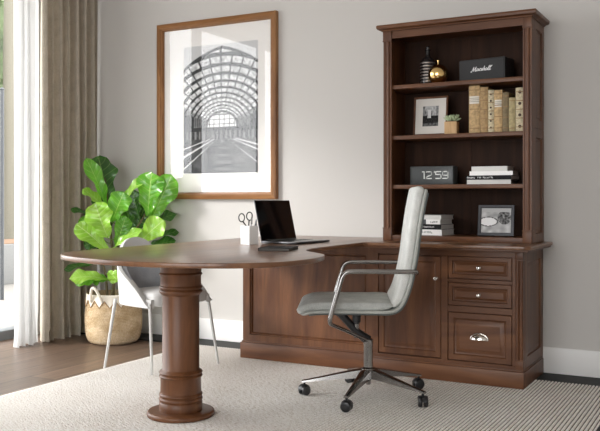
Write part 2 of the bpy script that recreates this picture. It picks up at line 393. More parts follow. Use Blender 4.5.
# ================================================================ credenza
CB = (-1.465, 4.62, 0)
X0, X1, YF, YW = -1.895, -1.030, 4.378, 4.853; ZT = .7295
cr = thing('credenza', 'dark walnut pedestal cabinet with one door and three drawers below the bookcase', 'cabinet', CB)
b = MB(); b.box(X0+.004, X1-.016, YF+.022, YW, .06, ZT)                       # carcass
b.box(X0, X1-.014, YF, YF+.022, ZT-.036, ZT); b.box(X0, X1-.014, YF, YF+.022, .09, .118)
b.box(X0, -1.862, YF, YF+.022, .118, ZT-.036); b.box(-1.484, -1.446, YF, YF+.022, .118, ZT-.036); b.box(-1.090, -1.072, YF, YF+.022, .118, ZT-.036)
b.box(-1.446, -1.090, YF, YF+.022, .548, .568); b.box(-1.446, -1.090, YF, YF+.022, .386, .420)
b.build('body', wood_x, cr, CB, bevel=.0015)
MB().box(X0, X1+.004, YF-.012, YW, 0, .088, c=.004).box(X0, X1, YF-.006, YW, .088, .098, c=.003).build('plinth', wood_x, cr, CB)
pnl = [(0, -.018), (0, -.002), (.002, 0), (.030, 0), (.034, -.007), (.040, -.009), (.044, -.009), (.062, -.002), (.066, -.002)]
def front(name, x0, x1, z0, z1, m, knobs=(), kind='drawer'):
    d = MB().rings((x0+.003, YF+.001, z0+.003), (1, 0, 0), (0, 0, 1), (0, -1, 0), x1-x0-.006, z1-z0-.006, [(i if (z1-z0) > .2 else i*.72, h) for i, h in pnl]).build(name, m, cr, CB, smooth=25)
    return d
def knob(par, x, z):
    k = MB().lathe([(.0, -.022), (.006, -.0225), (.0105, -.020), (.012, -.016), (.010, -.011), (.005, -.008), (.0045, -.002), (.009, 0)], x, YF, z, 20, axis='y').build('knob', nickel, par, CB, smooth=50)
    return k
dd = front('door', -1.862, -1.484, .122, .690, wood_z); knob(dd, -1.512, .565)
d1 = front('drawer', -1.446, -1.090, .568, .694, wood_x); knob(d1, -1.270, .632)
d2 = front('drawer', -1.446, -1.090, .420, .548, wood_x); knob(d2, -1.270, .484)
d3 = front('drawer', -1.446, -1.090, .118, .386, wood_x)
cp = MB(); vs = []; n = 14; rows = 7        # quarter-dome cup pull
for j in range(rows+1):
    ph = PI/2*j/rows
    for i in range(n+1):
        th = PI*i/n; r = 1.0
        vs.append((-1.268+.046*math.cos(th)*math.cos(ph*.98), YF-.001-.026*math.sin(ph), .244+.030*math.sin(th)*math.cos(ph)+.0*ph))
cp.add(vs, [(j*(n+1)+i, j*(n+1)+i+1, (j+1)*(n+1)+i+1, (j+1)*(n+1)+i) for j in range(rows) for i in range(n)])
cp.tube([(-1.268+.048*math.cos(PI*i/16), YF-.002, .244+.032*math.sin(PI*i/16)) for i in range(17)], .003, 8); cp.box(-1.318, -1.218, YF-.004, YF, .240, .2455)
cp.build('cup_pull', nickel, d3, CB, smooth=60)
def pilaster(par, x0, x1, y0, z0, z1, off, zb=.045):
    """square blocks top and bottom, a reeded half column between"""
    w_ = x1-x0; m_ = MB()
    m_.box(x0, x1, y0+.008, y0+.045, z0, z1); m_.box(x0-.001, x1+.001, y0, y0+.045, z0, z0+zb, c=.002); m_.box(x0-.001, x1+.001, y0, y0+.045, z1-zb, z1, c=.002)
    for i, (cx, r) in enumerate(((x0+w_*.26, w_*.24), (x0+w_*.74, w_*.24))):
        m_.lathe([(r, z0+zb), (r, z1-zb)], cx, y0+.010, 0, 20)
    for zz in (z0+zb+.004, z1-zb-.004): m_.box(x0-.002, x1+.002, y0-.002, y0+.045, zz-.004, zz+.004, c=.002)
    return m_.build('pilaster', wood_z, par, off)
pilaster(cr, -1.072, -1.032, YF-.006, .098, ZT, CB)
sp = MB(); sp.rings((X1-.016, YF+.034, .098), (0, 1, 0), (0, 0, 1), (1, 0, 0), YW-YF-.034, ZT-.098, [(0, 0), (0, .014), (.002, .016), (.060, .016), (.063, .008), (.070, .006), (.086, .010), (.090, .010)])
sp.build('side_panel', wood_z, cr, CB, smooth=25)

# ================================================================ desk: P-shaped top, column, modesty panel
DB = (-2.317, 3.102, 0)
dk = thing('peninsula_desk', 'walnut desk with rounded peninsula top on a ringed column, joined to the cabinet run', 'desk', DB)
out = []
edge = [(-2.800, 3.14), (-2.790, 3.00), (-2.775, 2.87), (-2.725, 2.755), (-2.625, 2.655), (-2.45, 2.570), (-2.23, 2.518), (-2.05, 2.518), (-1.93, 2.542), (-1.82, 2.580), (-1.715, 2.635), (-1.635, 2.71), (-1.585, 2.81), (-1.568, 2.95), (-1.582, 3.10), (-1.632, 3.235), (-1.72, 3.335), (-1.81, 3.415), (-1.868, 3.51), (-1.895, 3.65), (-1.903, 3.90), (-1.905, 4.20)]
out = [(-2.800, YW), (-2.800, 3.30)]+[(p.x, p.y) for p in catmull([(x_, y_, 0) for x_, y_ in edge], 4)]
out += [(-1.903, 4.262), (-1.886, 4.278), (-1.01, 4.278), (-.990, 4.283), (-.975, 4.30), (-.975, YW)]
bm = bmesh.new(); vv = [bm.verts.new((x, y, .7405)) for x, y in out]; f = bm.faces.new(vv)
ex = bmesh.ops.extrude_face_region(bm, geom=[f]); nv = [e for e in ex['geom'] if isinstance(e, bmesh.types.BMVert)]
for v_ in nv: v_.co.z = .7615
bmesh.ops.recalc_face_normals(bm, faces=bm.faces[:])
top_e = [e for e in bm.edges if all(abs(v_.co.z-.7615) < 1e-5 for v_ in e.verts)]; bot_e = [e for e in bm.edges if all(abs(v_.co.z-.7405) < 1e-5 for v_ in e.verts)]
bmesh.ops.bevel(bm, geom=top_e, offset=.0045, segments=4, profile=.5, affect='EDGES')
bot_e = [e for e in bm.edges if all(abs(v_.co.z-.7405) < 1e-5 for v_ in e.verts)]
bmesh.ops.bevel(bm, geom=bot_e, offset=.005, segments=3, profile=.5, affect='EDGES')
mb = MB(); mb.bm(bm); mb.build('desktop', top_wood, dk, DB, smooth=40)
MB().box(-2.79, -.985, 4.290, YW, .730, .7405, c=.003).build('under_moulding', wood_x, dk, DB)
colp = [(.084, .024), (.099, .024), (.100, .026), (.100, .062), (.097, .066), (.100, .072), (.102, .078), (.100, .084), (.096, .087), (.096, .090), (.100, .094), (.1015, .099), (.099, .104), (.095, .107), (.094, .175),
        (.098, .179), (.1015, .185), (.098, .191), (.095, .193), (.098, .196), (.1015, .202), (.098, .208), (.090, .213), (.086, .217), (.086, .560),
        (.090, .563), (.096, .570), (.100, .575), (.101, .580), (.097, .585), (.094, .588), (.099, .592), (.101, .597), (.099, .602), (.094, .606), (.094, .650), (.098, .654), (.101, .659), (.098, .664), (.094, .667), (.096, .672), (.096, .740)]
MB().lathe(colp, DB[0], DB[1], 0, 64).build('column', wood_z, dk, DB, smooth=50)
MB().lathe([(.0, .0), (.153, .0), (.157, .004), (.157, .016), (.153, .022), (.147, .0245), (.0, .0245)], DB[0], DB[1], 0, 72).build('base_plate', wood_x, dk, DB, smooth=50)
mp_ = MB(); MX0, MX1, MY = -2.806, -1.900, 4.410
mp_.rings((MX0, MY+.02, .10), (1, 0, 0), (0, 0, 1), (0, -1, 0), MX1-MX0, .63, [(0, 0), (0, .02), (.050, .02), (.053, .012), (.058, .012), (.062, .016), (.066, .006), (.07, .006)])
mp_.box(MX0, MX1, MY+.02, YW, .10, ZT-.0005)
mo = mp_.build('modesty_panel', wood_z, dk, DB, smooth=25)
MB().box(MX0-.014, MX1, MY-.012, YW, 0, .100, c=.004).box(MX0-.006, MX1, MY-.006, YW, .100, .110, c=.003).build('plinth', wood_x, mo, DB)

# ================================================================ hutch bookcase
HB = (-1.457, 4.70, .7615)
hx0, hx1, hy, hw = -1.899, -1.025, 4.540, 4.853; hz = .762; ht = 2.008
hu = thing('bookcase', 'tall dark walnut open bookcase hutch standing on the worktop against the wall', 'bookcase', HB)
for xa_, xb_ in ((hx0, hx0+.022), (hx1-.022, hx1-.012)): MB().box(xa_, xb_, hy+.02, hw, hz, ht).build('side_board', wood_z, hu, HB)
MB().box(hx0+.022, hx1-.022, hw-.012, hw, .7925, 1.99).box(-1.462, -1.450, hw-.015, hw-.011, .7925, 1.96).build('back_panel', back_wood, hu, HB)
MB().box(hx0+.01, hx1-.012, hy+.006, hw-.012, hz, .792, c=.002).box(hx0+.01, hx1-.012, hy+.014, hw-.012, .792, .7925).build('bottom_rail', wood_x, hu, HB)
MB().box(hx0+.04, hx1-.04, hy+.006, hy+.03, 1.962, ht).box(hx0+.01, hx1-.015, hy+.02, hw, 1.99, ht).build('frieze', wood_x, hu, HB)
for z in (1.684, 1.383, 1.091):
    MB().box(hx0+.022, hx1-.022, hy+.016, hw-.013, z-.024, z, c=.003).build('shelf', wood_x, hu, HB)
def hpost(x0, x1, flip):
    m_ = MB(); m_.box(x0, x1, hy+.004, hy+.055, hz, ht)
    bx = x0 if not flip else x1
    for k, (a, r) in enumerate(((.13, .006), (.60, .010))):
        xx = x0+(x1-x0)*(a if not flip else 1-a)
        m_.lathe([(r, hz+.07), (r, ht-.06)], xx, hy+.007, 0, 16)
    m_.box(x0-.001, x1+.001, hy-.002, hy+.05, hz, hz+.068, c=.002); m_.box(x0-.001, x1+.001, hy-.002, hy+.05, ht-.058, ht, c=.002)
    m_.box(x0-.003, x1+.003, hy-.004, hy+.05, hz+.068, hz+.075, c=.002); m_.box(x0-.003, x1+.003, hy-.004, hy+.05, ht-.065, ht-.058, c=.002)
    m_.build('post', wood_z, hu, HB)
hpost(hx0, hx0+.052, False); hpost(hx1-.048, hx1, False)
s_ = MB(); s_.rings((hx1-.012, hy+.056, hz), (0, 1, 0), (0, 0, 1), (1, 0, 0), hw-hy-.056, 0.80-.16, [(0, 0), (0, .010), (.002, .012), (.050, .012), (.053, .004), (.060, .002), (.074, .007), (.078, .007)])
s_.rings((hx1-.012, hy+.056, hz+.64), (0, 1, 0), (0, 0, 1), (1, 0, 0), hw-hy-.056, ht-hz-.64, [(0, 0), (0, .010), (.002, .012), (.050, .012), (.053, .004), (.060, .002), (.074, .007), (.078, .007)])
s_.build('side_panel', wood_z, hu, HB, smooth=25)
co = []
def corn(ins, z): return [(hx0-ins, hy-ins, z), (hx1+ins, hy-ins, z), (hx1+ins, hw, z), (hx0-ins, hw, z)]
lv = [(.002, ht-.004), (.008, ht-.003), (.010, ht+.003), (.024, ht+.006), (.030, ht+.010), (.032, ht+.020), (.032, ht+.027), (.028, ht+.032)]
vs = [p for i, z in lv for p in corn(i, z)]; fs = [(j*4+i, j*4+(i+1) % 4, (j+1)*4+(i+1) % 4, (j+1)*4+i) for j in range(len(lv)-1) for i in range(4)]+[(3, 2, 1, 0), tuple(len(lv)*4-4+i for i in range(4))]
MB().add(vs, fs).build('cornice', wood_x, hu, HB, smooth=40)

# ================================================================ text and strokes
def marks(n, size, seed, gaps=()):
    """a row of unreadable letter-like strokes, as the photo shows the small spine print; lies in xz, faces -y"""
    rnd = random.Random(seed); m = MB(); w = size*.62; x = -n*w/2
    for i in range(n):
        if i not in gaps:
            lw = size*.13; m.box(x, x+lw, -.0003, .0003, -size*.34, size*.34)
            k = rnd.choice((0, 1, 2))
            m.box(x, x+w*.68, -.0003, .0003, size*(.34, -.34, .0)[k]-lw/2, size*(.34, -.34, .0)[k]+lw/2)
            if rnd.random() < .6: m.box(x+w*.68-lw, x+w*.68, -.0003, .0003, -size*.34, size*(.34 if rnd.random() < .6 else 0))
        x += w
    return m
def shift(m, x=0, y=0, z=0): m.v = [(a+x, b_+y, c+z) for a, b_, c in m.v]; return m
def stroke(m, pts, w, y):
    """flat ribbon in the xz plane facing -y"""
    for (x0, z0), (x1, z1) in zip(pts[:-1], pts[1:]):
        d = Vector((x1-x0, z1-z0)); l = d.length; d /= l; n_ = Vector((-d.y, d.x))*w/2; e = d*w*.35
        a, b_ = Vector((x0, z0))-e, Vector((x1, z1))+e
        q = [a-n_, b_-n_, b_+n_, a+n_]; m.add([(p.x, y, p.y) for p in q]+[(p.x, y+.0006, p.y) for p in q], [(0, 1, 2, 3), (0, 1, 5, 4), (1, 2, 6, 5), (2, 3, 7, 6), (3, 0, 4, 7)])

# ================================================================ things in the bookcase, top shelf
S1, S2, S3, S0 = 1.6846, 1.3836, 1.0916, .7932
sp_ = thing('bluetooth_speaker', 'black box speaker with white script lettering on the top shelf', 'speaker', (-1.320, 4.705, S1), math.radians(-9))
MB().box(-.142, .142, -.068, .068, .004, .130, c=.008).build('cabinet', mat('black_vinyl', (.014, .014, .014, 1), .55), sp_)
gm = mat('dark_grille_cloth', (.035, .035, .036, 1), .8); bump(gm, noise_tex(gm, coords(gm), 700, 1), .6, .002)
MB().box(-.134, .134, -.0705, -.066, .012, .122, c=.001).build('grille', gm, sp_)
wm = mat('white_lettering', (.85, .85, .85, 1), .4)
lt = MB(); S = .0021                      # joined-up lettering drawn as strokes
def scr(pts, ox): stroke(lt, [((ox+x+y*.28)*S, y*S+.062) for x, y in pts], .0038, -.0716)
scr([(-2, -2), (1, -3), (3, 4), (4.5, 10), (5.5, 3), (6.5, -1), (9, 5), (11.5, 10), (11.5, 3), (12, -2), (14, 0)], -29)           # M
scr([(6, 4), (3, 5.2), (1, 3), (.5, .5), (2, -1), (4.5, 0), (6, 4), (6, 0), (8, 0)], -14.5)                                    # a
scr([(0, 0), (1.5, 4.5), (2.5, 5.2), (4.5, 4.5), (4.5, 4.4)], -6); scr([(1.5, 4.5), (1.2, -1)], -6)                              # r
scr([(-.5, -1), (2.2, 5.2), (3.5, 2), (2.6, -.8), (.4, -.2)], -.5)                                                           # s
scr([(0, -1), (1, 5), (2, 10.5)], 5); scr([(.8, 2), (3, 5), (4.3, 4), (4.2, -.6), (6, 0)], 5)                                   # h
scr([(6, 4), (3, 5.2), (1, 3), (.5, .5), (2, -1), (4.5, 0), (6, 4), (6, 0), (8, 0)], 11)                                        # a
scr([(0, 0), (3, 8), (2.4, 11), (1.4, 7), (1.2, 0), (2.5, -1), (4, 0)], 18.5); scr([(0, 0), (3, 8), (2.4, 11), (1.4, 7), (1.2, 0), (2.5, -1), (5, 1)], 22.5)   # l l
scr([(-33+62, 11), (-33+60.5, 8)], -.5)
lt.build('lettering', wm, sp_)
MB().box(-.05, .05, -.03, .03, .130, .1315).build('control_panel', gold, sp_)
for fx_ in (-.11, .09): MB().box(fx_, fx_+.02, -.04, .04, 0, .005).build('foot', black, sp_)

vsn = thing('glass_decanter', 'dark ribbed glass decanter with highlights coloured onto its ribs behind the gold ball', 'decanter', (-1.682, 4.715, S1))
bandm = mat('smoked_ribbed_glass', (.02, .018, .018, 1), .08, coat=.5)
rib_glint = mat('painted_rib_glint', (.42, .37, .34, 1), .3, .8)  # pale colour stands for light catching the glass ribs
pr = [(.0, 0), (.040, 0), (.044, .006)]; MB().lathe(pr+[(.044, .012), (.044, .145), (.040, .158), (.028, .170), (.017, .178), (.014, .19), (.014, .215), (.018, .218), (.018, .223), (0, .223)], n=40).build('body', bandm, vsn, smooth=50)
for k in range(7):
    z = .024+k*.0185; MB().lathe([(.0445, z), (.0458, z+.002), (.0458, z+.006), (.0445, z+.008)], n=40).build('band', rib_glint, vsn, smooth=50)  # each ring is a painted highlight on a rib
MB().lathe([(.0, .2225), (.009, .223), (.013, .231), (.011, .241), (0, .246)], n=24).build('stopper', bandm, vsn, smooth=60)
gb = thing('gold_ornament', 'round polished gold bottle with a short neck, right of the dark decanter', 'ornament', (-1.590, 4.640, S1))
MB().lathe([(0, 0), (.02, 0)]+[(.060*math.sin(a), .0575-.060*math.cos(a)) for a in [.42+i*(PI-.42-.14)/24 for i in range(25)]]+[(0, .1175)], n=48).build('body', gold, gb, smooth=60)
MB().lathe([(.0075, .112), (.006, .118), (.006, .134), (.008, .135), (.008, .140), (0, .141)], n=20).build('neck', gold, gb, smooth=50)

# ---- second shelf
def easel_frame(name, label, loc, rz, w_, h_, bw, dp, tilt, fm, mount, mm, artfn, gloss, struts):
    t = thing(name, label, 'picture frame', loc, rz)
    def T(m): ca, sa = math.cos(tilt), math.sin(tilt); m.v = [(x, y*ca+z*sa, z*ca-y*sa) for x, y, z in m.v]; return m
    dz = dp*math.sin(tilt)
    f_ = MB(); f_.rings((-w_/2, 0, 0), (1, 0, 0), (0, 0, 1), (0, -1, 0), w_, h_, [(0, 0), (0, dp), (.001, dp+.001), (bw*.8, dp+.001), (bw, dp*.6)]); shift(f_, z=.0)
    f_.v = [(x, y, z+dz) for x, y, z in T(f_).v]; f_.build('frame', fm, t)
    if mount: m_ = MB().box(-w_/2+bw*.95, w_/2-bw*.95, -dp*.65, -dp*.4, bw*.95, h_-bw*.95); m_.v = [(x, y, z+dz) for x, y, z in T(m_).v]; m_.build('mount', mm, t)
    k = bw+mount; n1, n2 = 40, 44; xa, xb, za, zb = -w_/2+k, w_/2-k, k, h_-k
    a_ = MB().add([(xa+(xb-xa)*i/n1, -dp*.7, za+(zb-za)*j/n2) for j in range(n2+1) for i in range(n1+1)], [(j*(n1+1)+i, j*(n1+1)+i+1, (j+1)*(n1+1)+i+1, (j+1)*(n1+1)+i) for j in range(n2) for i in range(n1)])
    ctr = [( (sum(a_.v[q][0] for q in f4)/4-xa)/(xb-xa), (sum(a_.v[q][2] for q in f4)/4-za)/(zb-za)) for f4 in a_.f]
    a_.v = [(x, y, z+dz) for x, y, z in T(a_).v]; o = a_.build('photo', gloss, t, smooth=0)
    me = o.data; at = me.color_attributes.new('print', 'FLOAT_COLOR', 'CORNER'); buf = []
    for p_, (u, v_) in zip(me.polygons, ctr):
        g_ = max(0, artfn(u, v_))**2.0
        for _ in p_.loop_indices: buf.extend((g_, g_, g_, 1))
    at.data.foreach_set('color', buf)
    ps = T(MB().box(-.002, .002, -.002, .0, h_*.55, h_*.6)); top = (0, h_*.6*math.sin(tilt), h_*.6*math.cos(tilt)+dz)
    st = MB(); bk = h_*.6*math.sin(tilt)+.045
    st.add([(-.018, top[1], top[2]), (.018, top[1], top[2]), (.018, bk, .0), (-.018, bk, .0), (-.018, top[1]+.003, top[2]), (.018, top[1]+.003, top[2]), (.018, bk+.003, .0), (-.018, bk+.003, .0)], [(0, 1, 2, 3), (4, 5, 6, 7), (0, 1, 5, 4), (1, 2, 6, 5), (2, 3, 7, 6), (3, 0, 4, 7)])
    st.build('easel_back', struts, t); return t
def art1(u, v):
    h = noise.noise(Vector((u*9, v*9, 2)))
    if v < .52:
        g = .10+.06*h
        if v > .42 and .3 < u < .52: g = .75
        if v < .16: g = .3+.15*h
        return g
    if abs(u-.42) < .10 and v < .82: return .78
    if u < .16 or u > .86: return .45+.2*h
    return .62+.18*h if v > .75 or u > .6 else .45+.2*h
pgm = print_mat('small_print', .25)
easel_frame('photo_frame', 'thin brown frame with wide white mount on the second shelf beside the succulent', (-1.655, 4.685, S2), 0.0, .212, .236, .012, .012, .10, wood_x, .045, mat('cream_mount', srgb(214, 209, 202), .8), art1, pgm, black)
spt = thing('potted_succulent', 'small succulent in a pale square wooden pot in front of the photo frame', 'plant', (-1.500, 4.615, S2), .1)
MB().box(-.036, .036, -.036, .036, 0, .072, c=.003).build('pot', wood('pale_wood', (10, 10, 1), srgb(172, 134, 92), srgb(196, 160, 116), srgb(214, 182, 140), .6, 0), spt)
MB().box(-.031, .031, -.031, .031, .0715, .0745).build('soil', mat('soil', (.03, .02, .015, 1), 1), spt)
sm = mat('grey_green_succulent', srgb(176, 190, 152), .6); 
sc = MB()
for k in range(26):
    a = k*2.4; el = .35+1.1*(k/26); ln = .046-.014*(k/26); o0 = Vector((.012*math.cos(a)*(1-k/30), .012*math.sin(a)*(1-k/30), .076+.004*(k/26)))
    d = Vector((math.cos(a)*math.cos(el), math.sin(a)*math.cos(el), math.sin(el))); sc.tube([o0, o0+d*ln*.35, o0+d*ln*.75, o0+d*ln], [.003, .0062, .005, .0008], 8)
for k, (x, y) in enumerate(((-.02, .01), (.02, -.012), (.018, .018))):
    for q_ in range(7):
        a = q_*.9; d = Vector((math.cos(a)*.5, math.sin(a)*.5, .85)); o0 = Vector((x, y, .074)); sc.tube([o0, o0+d*.016, o0+d*.046], [.003, .006, .0008], 6)
sc.build('rosette', sm, spt, smooth=70)

paper = mat('page_block', srgb(206, 196, 176), .9)
def cloth_cover(name, col, marks=None):
    m = mat(name, col, .65); n_ = noise_tex(m, coords(m), 60, 5); dkc = tuple(c*.62 for c in col[:3])+(1,)
    L(m, ramp(m, n_, [(.35, dkc), (.62, col)]), P(m).inputs['Base Color']); return m
def book_up(label, x0, x1, h, col, y, dep, deco, grp='old books standing on the second shelf'):
    t = thing('book', label, 'book', ((x0+x1)/2, y, S2), 0, grp); w_ = x1-x0-.001; cm_ = cloth_cover('cover', col)
    c_ = MB(); c_.box(-w_/2, -w_/2+.003, 0, dep, 0, h); c_.box(w_/2-.003, w_/2, 0, dep, 0, h)
    pr_ = []; n_ = 8
    vs = []
    for z in (0, h):
        for i in range(n_+1): a = PI*i/n_; vs.append((-w_/2*math.cos(a), .004-.007*math.sin(a), z))
        for i in range(n_, -1, -1): a = PI*i/n_; vs.append((-(w_/2-.003)*math.cos(a), .008-.005*math.sin(a), z))
    k = 2*(n_+1); c_.add(vs, [(i, (i+1) % k, k+(i+1) % k, k+i) for i in range(k)]+[tuple(range(k)), tuple(k+i for i in range(k))])
    c_.build('cover', cm_, t, smooth=40)
    MB().box(-w_/2+.003, w_/2-.003, .008, dep-.004, .003, h-.004).build('pages', paper, t)
    def band(z, hh, mm, nm, ov=.0007):
        b_ = MB(); vs = [(-(w_/2+ov)*math.cos(PI*i/n_)*(1 if 0 < i < n_ else 1), .004-(.007+ov)*math.sin(PI*i/n_), zz) for zz in (z, z+hh) for i in range(n_+1)]
        b_.add(vs, [(i, i+1, n_+2+i, n_+1+i) for i in range(n_)]); b_.build(nm, mm, t, smooth=60)
    for kind_, *a in deco:
        if kind_ == 'label':
            band(a[0]*h, a[1]*h, label_m, 'spine_label')
            for q_ in range(3): band(a[0]*h+a[1]*h*(.25+.22*q_), .0035, ink_g, 'spine_print', .0011)
        elif kind_ == 'bands':
            for q_ in range(a[0]): band(h*(.1+.8*q_/(a[0]-1)), .004, a[1], 'spine_band', .0012)
        elif kind_ == 'dots':
            for q_ in range(a[0]):
                z = h*(.12+.78*q_/(a[0]-1)); r = a[1]
                o = MB().lathe([(0, -.0006), (r, -.0005), (r, .001)], 0, -.0032, z, 12, axis='y').build('spine_ornament', ink_m, t)
    return t
label_m = mat('white_spine_label', srgb(214, 208, 196), .7); ink_m = mat('brown_ink', srgb(70, 52, 38), .7); tan_d = mat('tan_band', srgb(140, 108, 70), .6); ink_g = mat('grey_ink', srgb(150, 142, 128), .7)
tan, tan2, cream, olive, olive2 = srgb(196, 164, 116), srgb(176, 144, 98), srgb(208, 194, 160), srgb(128, 110, 78), srgb(178, 162, 118)
YB_ = 4.615
book_up('tallest tan old book with a white spine label, first in the row', -1.398, -1.334, .274, tan, YB_, .17, [('label', .62, .16), ('bands', 3, tan_d)])
book_up('plain darker tan old book, second in the row', -1.333, -1.287, .262, tan2, YB_, .16, [('bands', 5, tan_d)])
book_up('narrow cream old book with small dark spine ornaments, third in the row', -1.286, -1.253, .243, cream, YB_, .15, [('dots', 6, .006), ('bands', 5, tan_d)])
book_up('tan old book with white label near its top, middle of the row', -1.252, -1.205, .240, tan, YB_, .15, [('label', .60, .17), ('bands', 4, tan_d)])
book_up('dark olive brown old book between tan and pale olive ones', -1.204, -1.169, .225, olive, YB_, .15, [('bands', 4, tan_d)])
book_up('shortest book in the row, plain pale olive', -1.168, -1.131, .193, olive2, YB_, .14, [('bands', 2, olive2 and tan_d)])
book_up('cream old book with large dark spine ornaments, last against the post', -1.130, -1.082, .246, cream, YB_, .15, [('dots', 4, .009), ('bands', 5, tan_d)])

# ---- third shelf
ck = thing('desk_clock', 'dark grey flip style clock showing 12 59 on the third shelf', 'clock', (-1.635, 4.690, S3), .0)
MB().box(-.134, .134, -.045, .045, 0, .110, c=.004).build('case', mat('charcoal_case', (.045, .05, .05, 1), .5), ck)
MB().box(-.127, .127, -.0462, -.043, .007, .103, c=.001).build('face', mat('dark_clock_face', (.05, .055, .055, 1), .35), ck)
dg = MB(); wd = .0052; Y_ = -.0470
def dig(pts, ox): stroke(dg, [(ox*1.04+.026+x*.032, .037+z*.040) for x, z in pts], .0062, Y_)
dig([(0, 1), (.35, 1), (.35, 0)], -.078)
dig([(0, .95), (.1, 1), (.9, 1), (1, .9), (1, .6), (.9, .5), (.2, .3), (0, .15), (0, 0), (1, 0)], -.054)
dig([(0, .4), (0, .0)], -.011+.003) if False else None
stroke(dg, [(.0195, .079), (.0195, .071)], .0045, Y_)
dig([(1, 1), (0, 1), (0, .58), (.85, .58), (1, .48), (1, .1), (.88, 0), (0, 0)], .002)
dig([(1, .45), (.12, .45), (0, .55), (0, .9), (.12, 1), (.88, 1), (1, .9), (1, .1), (.88, 0), (0, 0)], .043)
dg.build('digits', mat('pale_digits', srgb(236, 238, 234), .5), ck)

def flat_book(label, cx_, cy_, z, w_, dep, h, rz, cm_, grp, text=None, tm=None, side=None, shelf=0, tsize=.014, tx=0):
    t = thing('book', label, 'book', (cx_, cy_, z), rz, grp)
    c_ = MB(); c_.box(-w_/2, w_/2, -dep/2, dep/2, 0, .0022); c_.box(-w_/2, w_/2, -dep/2, dep/2, h-.0024, h-.0002); c_.box(-w_/2, w_/2, -dep/2-.001, -dep/2+.002, 0, h-.0002)
    c_.build('cover', cm_, t)
    MB().box(-w_/2+.003, w_/2-.003, -dep/2+.002, dep/2-.003, .0022, h-.0024).build('pages', side or page_w, t)
    if text: shift(marks(text[0], tsize, text[1], text[2]), tx, -dep/2-.0015, h/2).build('spine_text', tm, t)
    return t
page_w = mat('white_pages', srgb(222, 220, 216), .9); cov_w = mat('white_cover', srgb(246, 245, 243), .5); cov_g = mat('pale_grey_cover', srgb(216, 215, 211), .6); cov_k = mat('black_cover', (.007, .007, .008, 1), .6, spec=.2)
ink_k = mat('black_ink', (.02, .02, .02, 1), .6); ink_g2 = mat('faded_grey_ink', srgb(120, 118, 116), .6); cov_dg = mat('charcoal_pages', srgb(84, 80, 76), .8)
G3 = 'stacked books on the third shelf'; z = S3
flat_book('pale grey book, bottom of the stack on the third shelf', -1.284, 4.70, z, .252, .17, .026, .02, cov_g, G3, None, None, cov_dg); z += .026
flat_book('black book with white spine lettering in the third shelf stack', -1.282, 4.70, z, .264, .18, .024, -.03, cov_k, G3, (20, 3, (6, 7, 11)), wm, cov_g, tsize=.0125, tx=-.045); z += .024
flat_book('thin white book lying on the black one on the third shelf', -1.272, 4.70, z, .246, .17, .024, .03, cov_w, G3); z += .024
flat_book('smaller off-white book, topmost of the third shelf stack', -1.282, 4.70, z, .206, .15, .028, .0, cov_g, G3)
# ---- bottom shelf
G0 = 'stacked books at the bottom of the bookcase'; z = S0
flat_book('white book with black spine lettering, bottom of the lowest stack', -1.668, 4.71, z, .240, .18, .034, -.10, cov_w, G0, (9, 5, ()), ink_g2, tsize=.015, tx=.02); z += .034
flat_book('black book with white lettering near the bottom of the lowest stack', -1.668, 4.71, z, .236, .18, .031, -.12, cov_k, G0, (11, 8, ()), wm, tsize=.012, tx=.035); z += .031
t_ = flat_book('half dark half white book below the top of the lowest stack', -1.675, 4.71, z, .232, .175, .028, -.10, cov_w, G0, (5, 11, ()), ink_k, tsize=.015, tx=.078)
MB().box(-.1165, .025, -.0895, -.087, .0, .0278).build('dark_spine_half', mat('slate_cover', srgb(70, 72, 76), .5), t_); z += .028
flat_book('plain pale grey book, topmost of the lowest stack behind the chair', -1.668, 4.71, z, .232, .175, .026, -.11, cov_g, G0)
def art2(u, v):
    h = noise.noise(Vector((u*5, v*5, 4))); g = .66+.22*h
    e = ((u-.24)/.34)**2+((v-.45)/.20)**2
    if e < 1: g = .95 if e < .7 else .35
    if (u-.78)**2/.05+(v-.62)**2/.08 < 1: g = .35+.4*noise.noise(Vector((u*14, v*14, 1)))
    if v > .85: g = .7
    return g
easel_frame('photo_frame', 'black metal photo frame leaning at the right of the lowest shelf', (-1.250, 4.645, S0), 0.10, .203, .178, .018, .012, .20, mat('gunmetal_frame', (.06, .062, .068, 1), .3, .6), .0, black, art2, pgm, black)

# ================================================================ on the desk
DT = .762
lp = thing('laptop', 'open black laptop with dark screen standing on the desk, facing the office chair', 'laptop', (-2.205, 4.015, DT), math.radians(-86+ -0))
# local: +x runs along the hinge (towards the camera), -y towards the user after rotation
lp.rotation_euler = (0, 0, math.radians(84))
dgrey = mat('dark_aluminium', (.10, .10, .105, 1), .3, .9)
LW, LD = .335, .235
MB().box(-LW/2, LW/2, -LD/2, LD/2, .002, .014, c=.004).build('base', dgrey, lp)
ks = MB()
for r_ in range(5):
    for c_ in range(13): x = -LW/2+.028+c_*.0220; y = -.020+r_*.0195; ks.box(x, x+.0185, y, y+.0165, .0138, .0150)
ks.build('keyboard', black, lp)
MB().box(-.055, .055, -LD/2+.012, -LD/2+.078, .0138, .0144).build('trackpad', dgrey, lp)
tl = math.radians(13); yh = LD/2-.006
def SC(m): ca, sa = math.cos(tl), math.sin(tl); m.v = [(x, yh+y*ca+z*sa, .012+z*ca-y*sa) for x, y, z in m.v]; return m
scr_ = SC(MB().box(-LW/2, LW/2, 0, .005, 0, .232, c=.002)).build('screen', dgrey, lp)
SC(MB().box(-LW/2+.003, LW/2-.003, -.0012, .0, .006, .229)).build('display', mat('black_glass', (.004, .004, .005, 1), .08, spec=.5), scr_)
MB().lathe([(.006, -LW/2+.03), (.006, LW/2-.03)], 0, yh, .0125, 12, axis='x').build('hinge', black, lp)
nb = thing('notebook', 'slim black notebook lying near the desk edge before the laptop', 'notebook', (-1.975, 3.425, DT), math.radians(16))
